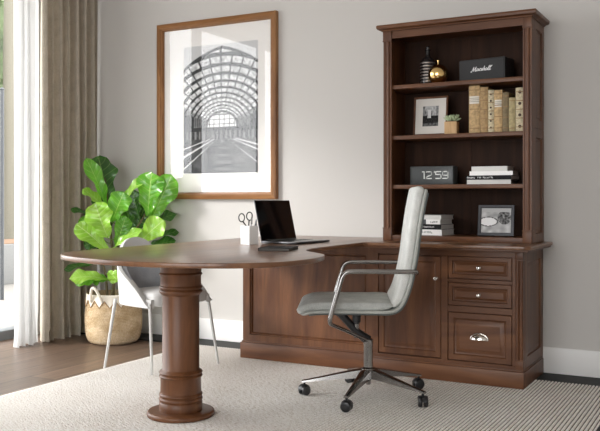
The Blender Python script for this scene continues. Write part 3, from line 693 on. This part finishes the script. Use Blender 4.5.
MB().box(-.075, .075, -.10, .10, 0, .0018).box(-.075, .075, -.10, .10, .0125, .0143).box(-.0765, -.074, -.10, .10, 0, .0143).build('cover', cov_k, nb)
MB().box(-.074, .073, -.098, .098, .0018, .0125).build('pages', cov_dg, nb)
cu_ = thing('pen_cup', 'square white pen holder on the desk left of the laptop', 'pen cup', (-2.352, 3.762, DT), math.radians(-14))
hs = .0335; m_ = MB(); m_.rings((-hs, -hs, 0), (1, 0, 0), (0, 1, 0), (0, 0, 1), 2*hs, 2*hs, [(.001, 0), (0, .001), (0, .100), (.001, .101), (.0035, .101), (.0045, .100), (.0045, .006)])
m_.build('cup', mat('white_ceramic', srgb(238, 237, 235), .35), cu_, smooth=25)
sz = thing('scissors', 'black handled scissors standing in the white pen holder', 'scissors', (-2.360, 3.757, DT+.008), math.radians(20))
for s_, nm in ((-1, 'a'), (1, 'b')):
    hnd = MB(); cx_, cz_ = s_*.021-.012, .136+(.008 if s_ > 0 else 0)
    hnd.tube([(cx_+.016*math.cos(2*PI*i/20), s_*.003, cz_+.022*math.sin(2*PI*i/20)) for i in range(21)], .0032, 8, cap=False)
    hnd.tube([(cx_*.8, s_*.003, cz_-.020), (s_*.004, s_*.003, .085), (0, s_*.002, .070)], .0038, 8); hnd.build('handle', black, sz)
    MB().add([(-.004, s_*.0015, .075), (.006, s_*.0015, .075), (-s_*.008+.002, s_*.0015, .002), (-.004, s_*.0025, .075), (.006, s_*.0025, .075), (-s_*.008+.002, s_*.0025, .002)], [(0, 1, 2), (3, 5, 4), (0, 1, 4, 3), (1, 2, 5, 4), (2, 0, 3, 5)]).build('blade', silver, sz)
for k, (dx, dy, lx, ly, ln, cm_, lb, nm) in enumerate(((.010, -.008, .010, .004, .150, silver, 'thin silver pen leaning in the white pen holder', 'pen'), (.014, .018, .03, -.004, .128, mat('grey_pen', srgb(110, 110, 112), .4), 'grey pen standing at the right corner of the pen holder', 'pen'))):
    bx, by = -2.352+dx-lx*.3, 3.762+dy; pn = thing('pen', lb, 'pen', (bx, by, DT+.0075), 0, 'pens in the pen holder')
    d = Vector((lx, ly, ln)); MB().tube([(0, 0, 0), d*.06, d*.9, d*.98, d], [.001, .0038, .0038, .003, .001], 10).build('barrel', cm_, pn)
    MB().box(d.x*.85+.003, d.x*.85+.006, -.001+d.y*.85, .001+d.y*.85, ln*.68, ln*.93).build('clip', silver, pn)

# ================================================================ office chair (local +x forward, +y towards the camera)
oc = thing('office_chair', 'grey upholstered high back swivel chair with polished arms on a five star base', 'office chair', (-1.690, 3.845, 0), math.radians(205.2))
def prof_path(pts, n=6):
    c = catmull([(a, 0, z) for a, z in pts], n); out = []
    for i, p in enumerate(c):
        t = (c[min(i+1, len(c)-1)]-c[max(i-1, 0)]).normalized(); out.append((p, Vector((-t.z, 0, t.x))))     # normal to the left of travel
    return out
def taper_ends(n, k=5, a0=.75, a1=.75, b=.35):
    tp = []
    for i in range(n):
        e0 = min(1, i/k); e1 = min(1, (n-1-i)/k); f0 = math.sqrt(1-(1-e0)**2); f1 = math.sqrt(1-(1-e1)**2)
        tp.append(((1-(1-a0)*(1-f0))*(1-(1-a1)*(1-f1)), (b+(1-b)*f0)*(b+(1-b)*f1)))
    return tp
seatp = prof_path([(-.112, .492), (-.02, .487), (.10, .486), (.20, .488), (.28, .484), (.325, .470), (.345, .452)])
MB().sweep(seatp, rrect(.475, .040, .017), (0, 1, 0), taper=taper_ends(len(seatp), 5, .96, .93)).build('seat', chair_fab, oc, smooth=60)
lit_back_fab = fabric('lit_grey_wool', srgb(216, 217, 213), 420, .5, .10)  # seat wool made lighter: window light on the backrest is in the colour
backp = prof_path([(-.112, .486), (-.145, .535), (-.172, .62), (-.192, .72), (-.206, .83), (-.222, .94), (-.240, 1.035), (-.246, 1.068)])
MB().sweep(backp, rrect(.455, .044, .018), (0, 1, 0), taper=taper_ends(len(backp), 6, .97, .90)).build('backrest', lit_back_fab, oc, smooth=60)
shp = prof_path([(.330, .444), (.27, .458), (.15, .461), (0, .461), (-.09, .461), (-.135, .475), (-.165, .515), (-.195, .60), (-.219, .72), (-.234, .83), (-.250, .94), (-.268, 1.03), (-.273, 1.055)])
MB().sweep(shp, rrect(.480, .016, .0075, 3), (0, 1, 0), taper=taper_ends(len(shp), 5, .92, .90)).build('outer_shell', piping_fab, oc, smooth=60)
pp = MB()
for sy in (-1, 1): pp.tube([p+n_*.011+Vector((0, sy*.236, 0)) for p, n_ in shp[4:-5]], .0035, 6)
pp.build('piping', mat('dark_piping', srgb(84, 90, 88), .8), oc)
for sy in (-1, 1):
    A = fillet([(-.228, sy*.232, .650), (-.222, sy*.292, .662), (.124, sy*.292, .662), (.196, sy*.286, .412), (.130, sy*.17, .368), (.0, sy*.010, .285)], .035, 7)
    MB().tube(A, .0112, 12, flat=.8).build('arm_frame', silver, oc, smooth=60)
MB().lathe([(.0, .095), (.038, .095), (.042, .105), (.040, .145), (.026, .150), (.0235, .152), (.0235, .262), (.026, .268), (.026, .292), (.0, .300)], n=32).build('gas_lift', silver, oc, smooth=50)
MB().lathe([(.0, .062), (.012, .062), (.013, .095)], n=16).build('lift_tip', silver, oc, smooth=50)
tm_ = MB(); tm_.box(-.07, .16, -.07, .07, .430, .452, c=.006); tm_.lathe([(.014, .300), (.014, .375), (.021, .378), (.023, .43)], .060, .0, 0, 20)
tm_.tube([(0, 0, .285), (.06, 0, .33), (.13, 0, .41), (.15, 0, .435)], [.026, .020, .020, .026], 12)
tm_.build('tilt_mechanism', black, oc, smooth=50)
MB().lathe([(.0155, .315), (.0155, .370)], .060, 0, 0, 20).build('tilt_sleeve', silver, oc)
for k in range(5):
    a = math.radians(-1.7+72*k); R3 = Matrix.Rotation(a, 3, 'Z'); lg = MB(); vs = []
    for r, w_, zt, zb in ((.0, .030, .147, .100), (.04, .030, .143, .098), (.12, .024, .126, .092), (.22, .018, .103, .081), (.315, .013, .082, .069), (.340, .012, .077, .066)):
        for y, z in ((-w_, zb), (-w_*.9, zt-.004), (-w_*.45, zt), (w_*.45, zt), (w_*.9, zt-.004), (w_, zb)): vs.append(R3 @ Vector((r, y, z)))
    lg.add(vs, [(j*6+i, j*6+(i+1) % 6, (j+1)*6+(i+1) % 6, (j+1)*6+i) for j in range(5) for i in range(6)]+[tuple(range(5, -1, -1)), tuple(30+i for i in range(6))])
    lo = lg.build('base_leg', silver, oc, smooth=40)
    ca = MB(); c0 = R3 @ Vector((.327, 0, 0)); sw_ = Matrix.Rotation(a+.9+k*.7, 3, 'Z')
    tmp = MB(); 
    for s_ in (-1, 1):
        tmp.lathe([(.010, s_*.0045), (.024, s_*.005), (.0262, s_*.008), (.0262, s_*.019), (.023, s_*.0225), (.010, s_*.023), (.0, s_*.023)], 0, 0, .0262, 28, axis='y')
    tmp.lathe([(.0, -.0035), (.0285, -.0035), (.0285, .0035), (.0, .0035)], 0, 0, .0285, 24, axis='y', a0=0, a1=PI)
    tmp.lathe([(.0275, -.022), (.0285, -.020), (.0285, .020), (.0275, .022)], 0, 0, .0262, 24, axis='y', a0=.25, a1=PI*.72)
    tmp.lathe([(.0065, .040), (.0065, .070)], 0, 0, 0, 12)
    tmp.v = [tuple((sw_ @ Vector(v))+c0) for v in tmp.v]; tmp.build('caster', black, lo, smooth=50)

# ================================================================ white tub chair (local +x forward, +y away from the camera)
tcz = math.radians(-13)
tc = thing('tub_chair', 'white upholstered visitor chair with curved back and slim metal legs behind the desk', 'chair', (-3.085, 3.955, 0), tcz)
def ushape(s, off=0.0):
    """s 0..1 from the near front round the back to the far front"""
    hw_, bx, fx_ = .235-off, -.215+off, .165
    L1 = fx_-(bx+.16); arc = PI*.5*(.16)*1.0
    pts = [(fx_, -hw_), (.10, -hw_-.004), (0, -hw_-.003), (bx+.13, -hw_+.010), (bx+.045, -hw_+.055), (bx+.010, -hw_+.125), (bx, 0), (bx+.010, hw_-.125), (bx+.045, hw_-.055), (bx+.13, hw_-.010), (0, hw_+.003), (.10, hw_+.004), (fx_, hw_)]
    c = catmull([(x, y, 0) for x, y in pts], 8); k = s*(len(c)-1); i = min(int(k), len(c)-2); return c[i].lerp(c[i+1], k-i)
def rim(x): # height of the rim at local x
    pts = [(-.215, .768), (-.203, .72), (-.19, .668), (-.165, .630), (-.13, .602), (-.09, .578), (-.05, .555), (0, .526), (.05, .492), (.09, .460), (.12, .432), (.145, .404), (.165, .392)]
    for (a, za), (b_, zb) in zip(pts[:-1], pts[1:]):
        if x <= b_: return za+(zb-za)*max(0, (x-a))/(b_-a)
    return pts[-1][1]
def tub(off, z0, name, m, th, dz=0):
    nS, nT = 72, 14; vs = []
    for j in range(nT+1):
        t = j/nT
        for i in range(nS+1):
            p = ushape(i/nS, off); zt = rim(p.x)+dz; z = z0+(zt-z0)*t; up = (z-z0)/.37
            bk = max(0, (-p.x-.02)/.2); vs.append((p.x-.070*up*min(1, bk)-.0, p.y*(1+.03*up-.10*up*up*min(1, bk)), z))
    q_ = nS+1; mb = MB().add(vs, [(j*q_+i, j*q_+i+1, (j+1)*q_+i+1, (j+1)*q_+i) for j in range(nT) for i in range(nS)])
    o = mb.build(name, m, tc, smooth=80); s = o.modifiers.new('s', 'SOLIDIFY'); s.thickness = th; s.offset = 0
    b_ = o.modifiers.new('b', 'BEVEL'); b_.width = th*.35; b_.segments = 3; b_.limit_method = 'ANGLE'; b_.angle_limit = math.radians(60); return o
tub(0, .385, 'outer_shell', tub_white, .022)
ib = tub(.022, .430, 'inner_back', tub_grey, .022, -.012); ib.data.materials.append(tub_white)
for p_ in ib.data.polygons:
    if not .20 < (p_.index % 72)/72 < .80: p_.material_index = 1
cs = MB(); pl_ = [ushape(i/48, .034) for i in range(49)]+[Vector((x_, y, 0)) for x_, y in ((.186, .17), (.194, .08), (.196, 0), (.194, -.08), (.186, -.17))]
cen = Vector((0, 0, 0)); lev = [(.93, .388), (.99, .392), (1, .402), (1, .440), (.985, .455), (.94, .463), (.7, .468), (.3, .470)]
vs = [(p.x*k, p.y*k, z) for k, z in lev for p in pl_]; q_ = len(pl_)
cs.add(vs, [(j*q_+i, j*q_+(i+1) % q_, (j+1)*q_+(i+1) % q_, (j+1)*q_+i) for j in range(len(lev)-1) for i in range(q_)]+[tuple(range(q_-1, -1, -1)), tuple((len(lev)-1)*q_+i for i in range(q_))])
cs.build('seat_cushion', tub_white, tc, smooth=60)
inv = Matrix.Rotation(-tcz, 3, 'Z')
for (fx_, fy_, z0, tx, ty) in ((-3.372, 3.758, ZF, -.195, -.205), (-2.965, 3.700, 0, .165, -.230), (-2.815, 4.145, 0, .150, .225), (-3.215, 4.235, 0, -.195, .205)):
    p = inv @ (Vector((fx_, fy_, 0))-Vector((-3.085, 3.955, 0)))
    MB().tube([(tx, ty, .410), (p.x, p.y, z0+.0045)], [.0105, .0075], 12).build('leg', white_metal, tc, smooth=60)

# ================================================================ basket and fiddle-leaf fig
BX, BY = -3.963, 4.512
bk = thing('woven_basket', 'round woven seagrass basket with pale zigzag collar on the floor by the curtain', 'basket', (BX, BY, ZF))
pr = [(0, 0), (.145, 0), (.166, .008), (.180, .024)]
base = [(.190, .05), (.197, .10), (.200, .15), (.198, .20), (.193, .25), (.188, .30), (.186, .345)]
def rad(z):
    for (r0, z0), (r1, z1) in zip([(.180, .024)]+base[:-1], base):
        if z <= z1: return r0+(r1-r0)*(z-z0)/(z1-z0)
    return base[-1][0]
z = .028
while z < .345: pr += [(rad(z)-.0005, z), (rad(z)+.0025, z+.003), (rad(z)+.0025, z+.007), (rad(z)-.0005, z+.0095)]; z += .0105
pr += [(.187, .350), (.182, .350), (.181, .30), (.176, .275), (0, .275)]
wick = mat('seagrass', rough=.85, spec=.2); tcn = coords(wick)
gx = N(wick, 'ShaderNodeSeparateXYZ'); L(wick, tcn, gx.inputs[0]); ang = mathn(wick, 'ARCTAN2', gx.outputs[1], gx.outputs[0])
cv = N(wick, 'ShaderNodeCombineXYZ'); L(wick, mathn(wick, 'MULTIPLY', ang, 12), cv.inputs[0]); L(wick, mathn(wick, 'MULTIPLY', gx.outputs[2], 95), cv.inputs[1])
bt = N(wick, 'ShaderNodeTexBrick'); bt.inputs['Scale'].default_value = 1; bt.inputs['Brick Width'].default_value = .35; bt.inputs['Row Height'].default_value = 1.0; bt.inputs['Mortar Size'].default_value = .06; bt.inputs['Mortar Smooth'].default_value = .6
bt.inputs['Color1'].default_value = srgb(232, 215, 186); bt.inputs['Color2'].default_value = srgb(212, 190, 156); bt.inputs['Mortar'].default_value = srgb(158, 130, 94); L(wick, cv.outputs[0], bt.inputs['Vector'])
pn = noise_tex(wick, coords(wick, (1, 1, 1.6)), 9, 3); mm_ = N(wick, 'ShaderNodeMix', data_type='RGBA', blend_type='MULTIPLY'); mm_.inputs[0].default_value = .8
L(wick, bt.outputs[0], mm_.inputs[6]); L(wick, ramp(wick, pn, [(.38, (.72, .66, .56, 1)), (.58, (1, 1, 1, 1))]), mm_.inputs[7]); L(wick, mm_.outputs[2], P(wick).inputs['Base Color']); bump(wick, bt.outputs[1], -.5, .004)
MB().lathe(pr, n=64).build('basket_body', wick, bk, smooth=50)
zz = MB(); nz_ = 16; vs = []
for i in range(nz_*8+1):
    a = 2*PI*i/(nz_*8); k = (i % 8)/8; tri = abs(k*2-1); zb = .262+.050*tri
    for z in (.352, .335, zb+.002, zb): vs.append(((rad(z)+.0045)*math.cos(a), (rad(z)+.0045)*math.sin(a), z))
zz.add(vs, [(4*i+j, 4*i+4+j, 4*i+5+j, 4*i+1+j) for i in range(nz_*8) for j in range(3)])
o = zz.build('zigzag_collar', fabric('cream_cotton', srgb(232, 225, 210), 300, .3, .05), bk, smooth=60); s = o.modifiers.new('s', 'SOLIDIFY'); s.thickness = .003
ed = MB(); ed.tube([((rad(.262+.05*abs((i % 8)/4-1))+.0065)*math.cos(2*PI*i/128), (rad(.28)+.0065)*math.sin(2*PI*i/128), .262+.05*abs((i % 8)/4-1)) for i in range(129)], .0028, 6)
ed.build('zigzag_edge', mat('tan_stitching', srgb(150, 118, 78), .8), bk)
for a0 in (-1.50, 1.64):
    pts = []
    for i in range(17):
        t = i/16; a = a0+(t-.5)*.50; pts.append(((.196+.03*math.sin(PI*t))*math.cos(a), (.196+.03*math.sin(PI*t))*math.sin(a), .300+.105*math.sin(PI*t)))
    MB().tube(pts, .010, 10).build('handle', bpy.data.materials['cream_cotton'], bk, smooth=60)

fg = thing('fiddle_leaf_fig', 'fiddle leaf fig with big glossy green leaves growing out of the woven basket', 'plant', (BX, BY, ZF+.29)); FO = (BX, BY, ZF+.29)
MB().lathe([(0, .001), (.168, .001), (.165, .012), (.08, .022), (0, .024)], BX, BY, FO[2], 40).build('soil', mat('potting_soil', (.035, .024, .016, 1), 1), fg, FO)
def leaf_mat(name, base, tip, vein):
    m = mat(name, base, .28, coat=.5); v = coords(m, (1, 1, 1), 'UV'); s = N(m, 'ShaderNodeSeparateXYZ'); L(m, v, s.inputs[0])
    u_, w_ = s.outputs[0], s.outputs[1]                       # u along, w across -1..1
    aw = mathn(m, 'ABSOLUTE', w_); mid = mathn(m, 'LESS_THAN', aw, .035)
    ph = mathn(m, 'FRACT', mathn(m, 'MULTIPLY', mathn(m, 'SUBTRACT', u_, mathn(m, 'MULTIPLY', aw, .16)), 8)); ve = mathn(m, 'LESS_THAN', mathn(m, 'ABSOLUTE', mathn(m, 'SUBTRACT', ph, .5)), .055)
    k = mathn(m, 'MAXIMUM', mid, mathn(m, 'MULTIPLY', ve, .6)); n_ = noise_tex(m, coords(m), 9, 3)
    col = ramp(m, n_, [(.35, base), (.65, tip)]); mx = N(m, 'ShaderNodeMix', data_type='RGBA'); L(m, k, mx.inputs[0]); L(m, col, mx.inputs[6]); mx.inputs[7].default_value = vein
    L(m, mx.outputs[2], P(m).inputs['Base Color']); bump(m, mathn(m, 'ABSOLUTE', mathn(m, 'SUBTRACT', ph, .5)), .5, .006)
    t = N(m, 'ShaderNodeBsdfTranslucent'); t.inputs[0].default_value = tuple(min(1, c*1.6) for c in tip[:3])+(1,); sh = N(m, 'ShaderNodeMixShader'); sh.inputs[0].default_value = .28
    L(m, P(m).outputs[0], sh.inputs[1]); L(m, t.outputs[0], sh.inputs[2]); L(m, sh.outputs[0], m.node_tree.nodes['Material Output'].inputs[0]); return m
young = leaf_mat('young_leaf', srgb(132, 190, 50), srgb(168, 218, 84), srgb(206, 232, 150))
mature = leaf_mat('mature_leaf', srgb(36, 80, 28), srgb(62, 118, 38), srgb(140, 176, 96))
midg = leaf_mat('green_leaf', srgb(84, 154, 38), srgb(120, 192, 58), srgb(180, 216, 118))
WP = [(0, .05), (.06, .26), (.15, .46), (.28, .56), (.40, .62), (.52, .80), (.66, .98), (.78, 1.0), (.88, .84), (.95, .56), (1, .06)]
def wprof(t):
    for (a, b_), (c, d) in zip(WP[:-1], WP[1:]):
        if t <= c: return b_+(d-b_)*(t-a)/(c-a)
    return .05
def leaf(base, tip, width, nrm, m, bend=.15, cup=.18, seed=0, twist=0, stem=True):
    base, tip, nrm = Vector(base), Vector(tip), Vector(nrm); u = tip-base; Ln = u.length; u.normalize(); nrm = (nrm-u*nrm.dot(u)).normalized(); v = u.cross(nrm)
    rnd = random.Random(seed); p1, p2 = rnd.uniform(0, 6), rnd.uniform(0, 6); nt_, ns = 22, 12; vs = []; uv = []
    for i in range(nt_+1):
        t = i/nt_; wv = wprof(t)*width/2*(1+.08*math.sin(t*19+p1)); tw = twist*(t-.3)
        vv_ = (v*math.cos(tw)+nrm*math.sin(tw)); nn = (nrm*math.cos(tw)-v*math.sin(tw))
        for j in range(ns+1):
            s = j/ns*2-1; rip = .11*width*math.sin(t*15+p2+s*1.5)*abs(s)**2; q_ = (abs(((t-abs(s)*.16)*8) % 1-.5)-.25)*.012*(1-abs(s)*.5)
            h = cup*width*(abs(s)**1.5)*.5*math.sin(PI*min(1, t*1.1))+rip+q_-bend*Ln*(4*(t-.5)**2-1)*-1*-.5
            vs.append(base+u*(t*Ln)+vv_*(s*wv)+nn*h); uv.append((t, s))
    q_ = ns+1; mb = MB().add(vs, [(i*q_+j, i*q_+j+1, (i+1)*q_+j+1, (i+1)*q_+j) for i in range(nt_) for j in range(ns)])
    o = mb.build('leaf', m, fg, FO, smooth=80)
    ul = o.data.uv_layers.new(name='uv')
    for lp_ in o.data.loops: ul.data[lp_.index].uv = uv[lp_.vertex_index]
    return o
D0 = 5.93
toCam = Vector((.66, -.75, .15)).normalized(); RT = Vector((math.cos(YAW), math.sin(YAW), 0)); UP = Vector((0, 0, 1)); FW = Vector((-math.sin(YAW), math.cos(YAW), 0))
stems = [[(BX, BY, FO[2]+.01), W(113, 262, D0), W(110, 225, D0), W(107, 196, D0-.02), W(105, 178, D0)],
         [(BX+.03, BY+.02, FO[2]+.01), W(124, 262, D0+.02), W(133, 236, D0+.02), W(143, 218, D0), W(150, 205, D0)],
         [(BX-.03, BY-.03, FO[2]+.01), W(106, 278, D0-.05), W(103, 262, D0-.08)],
         [(BX+.0, BY-.02, FO[2]+.01), W(118, 250, D0-.05), W(120, 225, D0-.08), W(123, 205, D0-.05)]]
stm = mat('fig_bark', srgb(104, 92, 66), .8); nodes_ = []
for s_ in stems:
    c = catmull(s_, 8); MB().tube(c, [.011-.006*i/len(c) for i in range(len(c))], 8).build('stem', stm, fg, FO); nodes_ += c
# (base px, tip px, depth offsets base/tip, width m, normal hint (right, up, toward camera), material, bend, cup, twist)
LV = [((108, 206), (98, 156), 0, .02, .215, (.55, .1, .8), mature, .10, .15, 0),
      ((106, 208), (86, 158), -.04, -.12, .115, (.75, -.1, .65), midg, .12, .5, .3),
      ((107, 212), (83, 189), -.03, -.10, .10, (.3, .8, .6), young, .12, .35, 0),
      ((106, 224), (71, 209), .04, .0, .085, (.2, .9, .4), mature, .1, .25, 0),
      ((108, 238), (95, 203), -.14, -.20, .20, (-.1, .25, 1), young, .10, .2, 0),
      ((108, 252), (76, 224), -.10, -.16, .15, (-.15, .6, .8), young, .22, .3, 0),
      ((104, 234), (80, 218), -.02, .0, .12, (0, .5, .8), midg, .2, .3, 0),
      ((112, 222), (124, 192), -.10, -.16, .165, (.1, .2, 1), midg, .10, .2, 0),
      ((117, 216), (145, 176), -.06, -.05, .105, (-.65, .35, .75), young, .12, .35, .2),
      ((148, 216), (152, 172), -.05, -.10, .215, (-.25, .1, 1), midg, .06, .10, 0),
      ((150, 222), (172, 175), -.03, -.08, .185, (.25, .1, 1), midg, .08, .12, .2),
      ((146, 228), (177, 214), .0, .02, .11, (.1, .75, .5), mature, .16, .2, 0),
      ((138, 244), (164, 220), -.10, -.15, .165, (.1, .35, 1), young, .14, .2, 0),
      ((146, 240), (179, 232), .02, .04, .085, (.1, .8, .5), mature, .12, .2, 0),
      ((146, 248), (176, 241), .02, .02, .10, (.1, .6, .7), mature, .12, .2, 0),
      ((112, 250), (143, 230), -.12, -.18, .10, (.1, .8, .6), young, .18, .1, 0),
      ((116, 246), (126, 216), -.06, -.10, .12, (.3, .2, .9), midg, .12, .2, 0),
      ((134, 234), (124, 202), .05, .08, .13, (.0, .2, .9), mature, .1, .2, 0),
      ((140, 220), (133, 190), .04, .05, .13, (-.4, .1, .8), mature, .1, .2, 0),
      ((132, 238), (146, 205), .08, .10, .16, (0, .1, 1), mature, .1, .2, 0),
      ((112, 226), (100, 190), .10, .12, .16, (0, .1, 1), mature, .1, .2, 0),
      ((104, 240), (84, 246), .04, .0, .12, (0, .5, .8), mature, .12, .2, 0),
      ((110, 262), (64, 270), -.02, -.06, .085, (0, .85, .5), mature, .10, .2, 0),
      ((108, 280), (69, 279), -.10, -.20, .12, (0, .7, .7), young, .22, .25, 0),
      ((108, 279), (74, 281), -.08, -.14, .11, (0, .5, .9), midg, .18, .2, 0),
      ((104, 276), (90, 281), -.05, -.12, .10, (.1, .4, .9), midg, .12, .2, 0),
      ((108, 272), (118, 281), -.14, -.24, .10, (.2, .5, .9), young, .2, .2, 0),
      ((116, 268), (138, 262), .0, .05, .12, (.1, .6, .8), mature, .2, .2, 0),
      ((112, 262), (92, 252), .05, .05, .12, (0, .6, .8), mature, .2, .2, 0)]
stalk_m = mat('green_stalk', srgb(112, 140, 62), .6)
for i, (b0, t0, db, dt, w_, nh, m_, be, cu2, tw) in enumerate(LV):
    b3 = W(b0[0], b0[1], D0+db); t3 = W(t0[0], t0[1], D0+dt); nv_ = RT*nh[0]+UP*nh[1]-FW*nh[2]
    leaf(b3, t3, w_, nv_, m_, be, cu2, i+3, tw)
    nn_ = min(nodes_, key=lambda q: (q-b3).length+max(0, q.z-b3.z)*2); mid = (nn_+b3)/2; mid.z -= .01
    MB().tube(catmull([nn_, mid, b3, b3+(t3-b3)*.05], 4), .0035, 6).build('leaf_stalk', stalk_m, fg, FO)
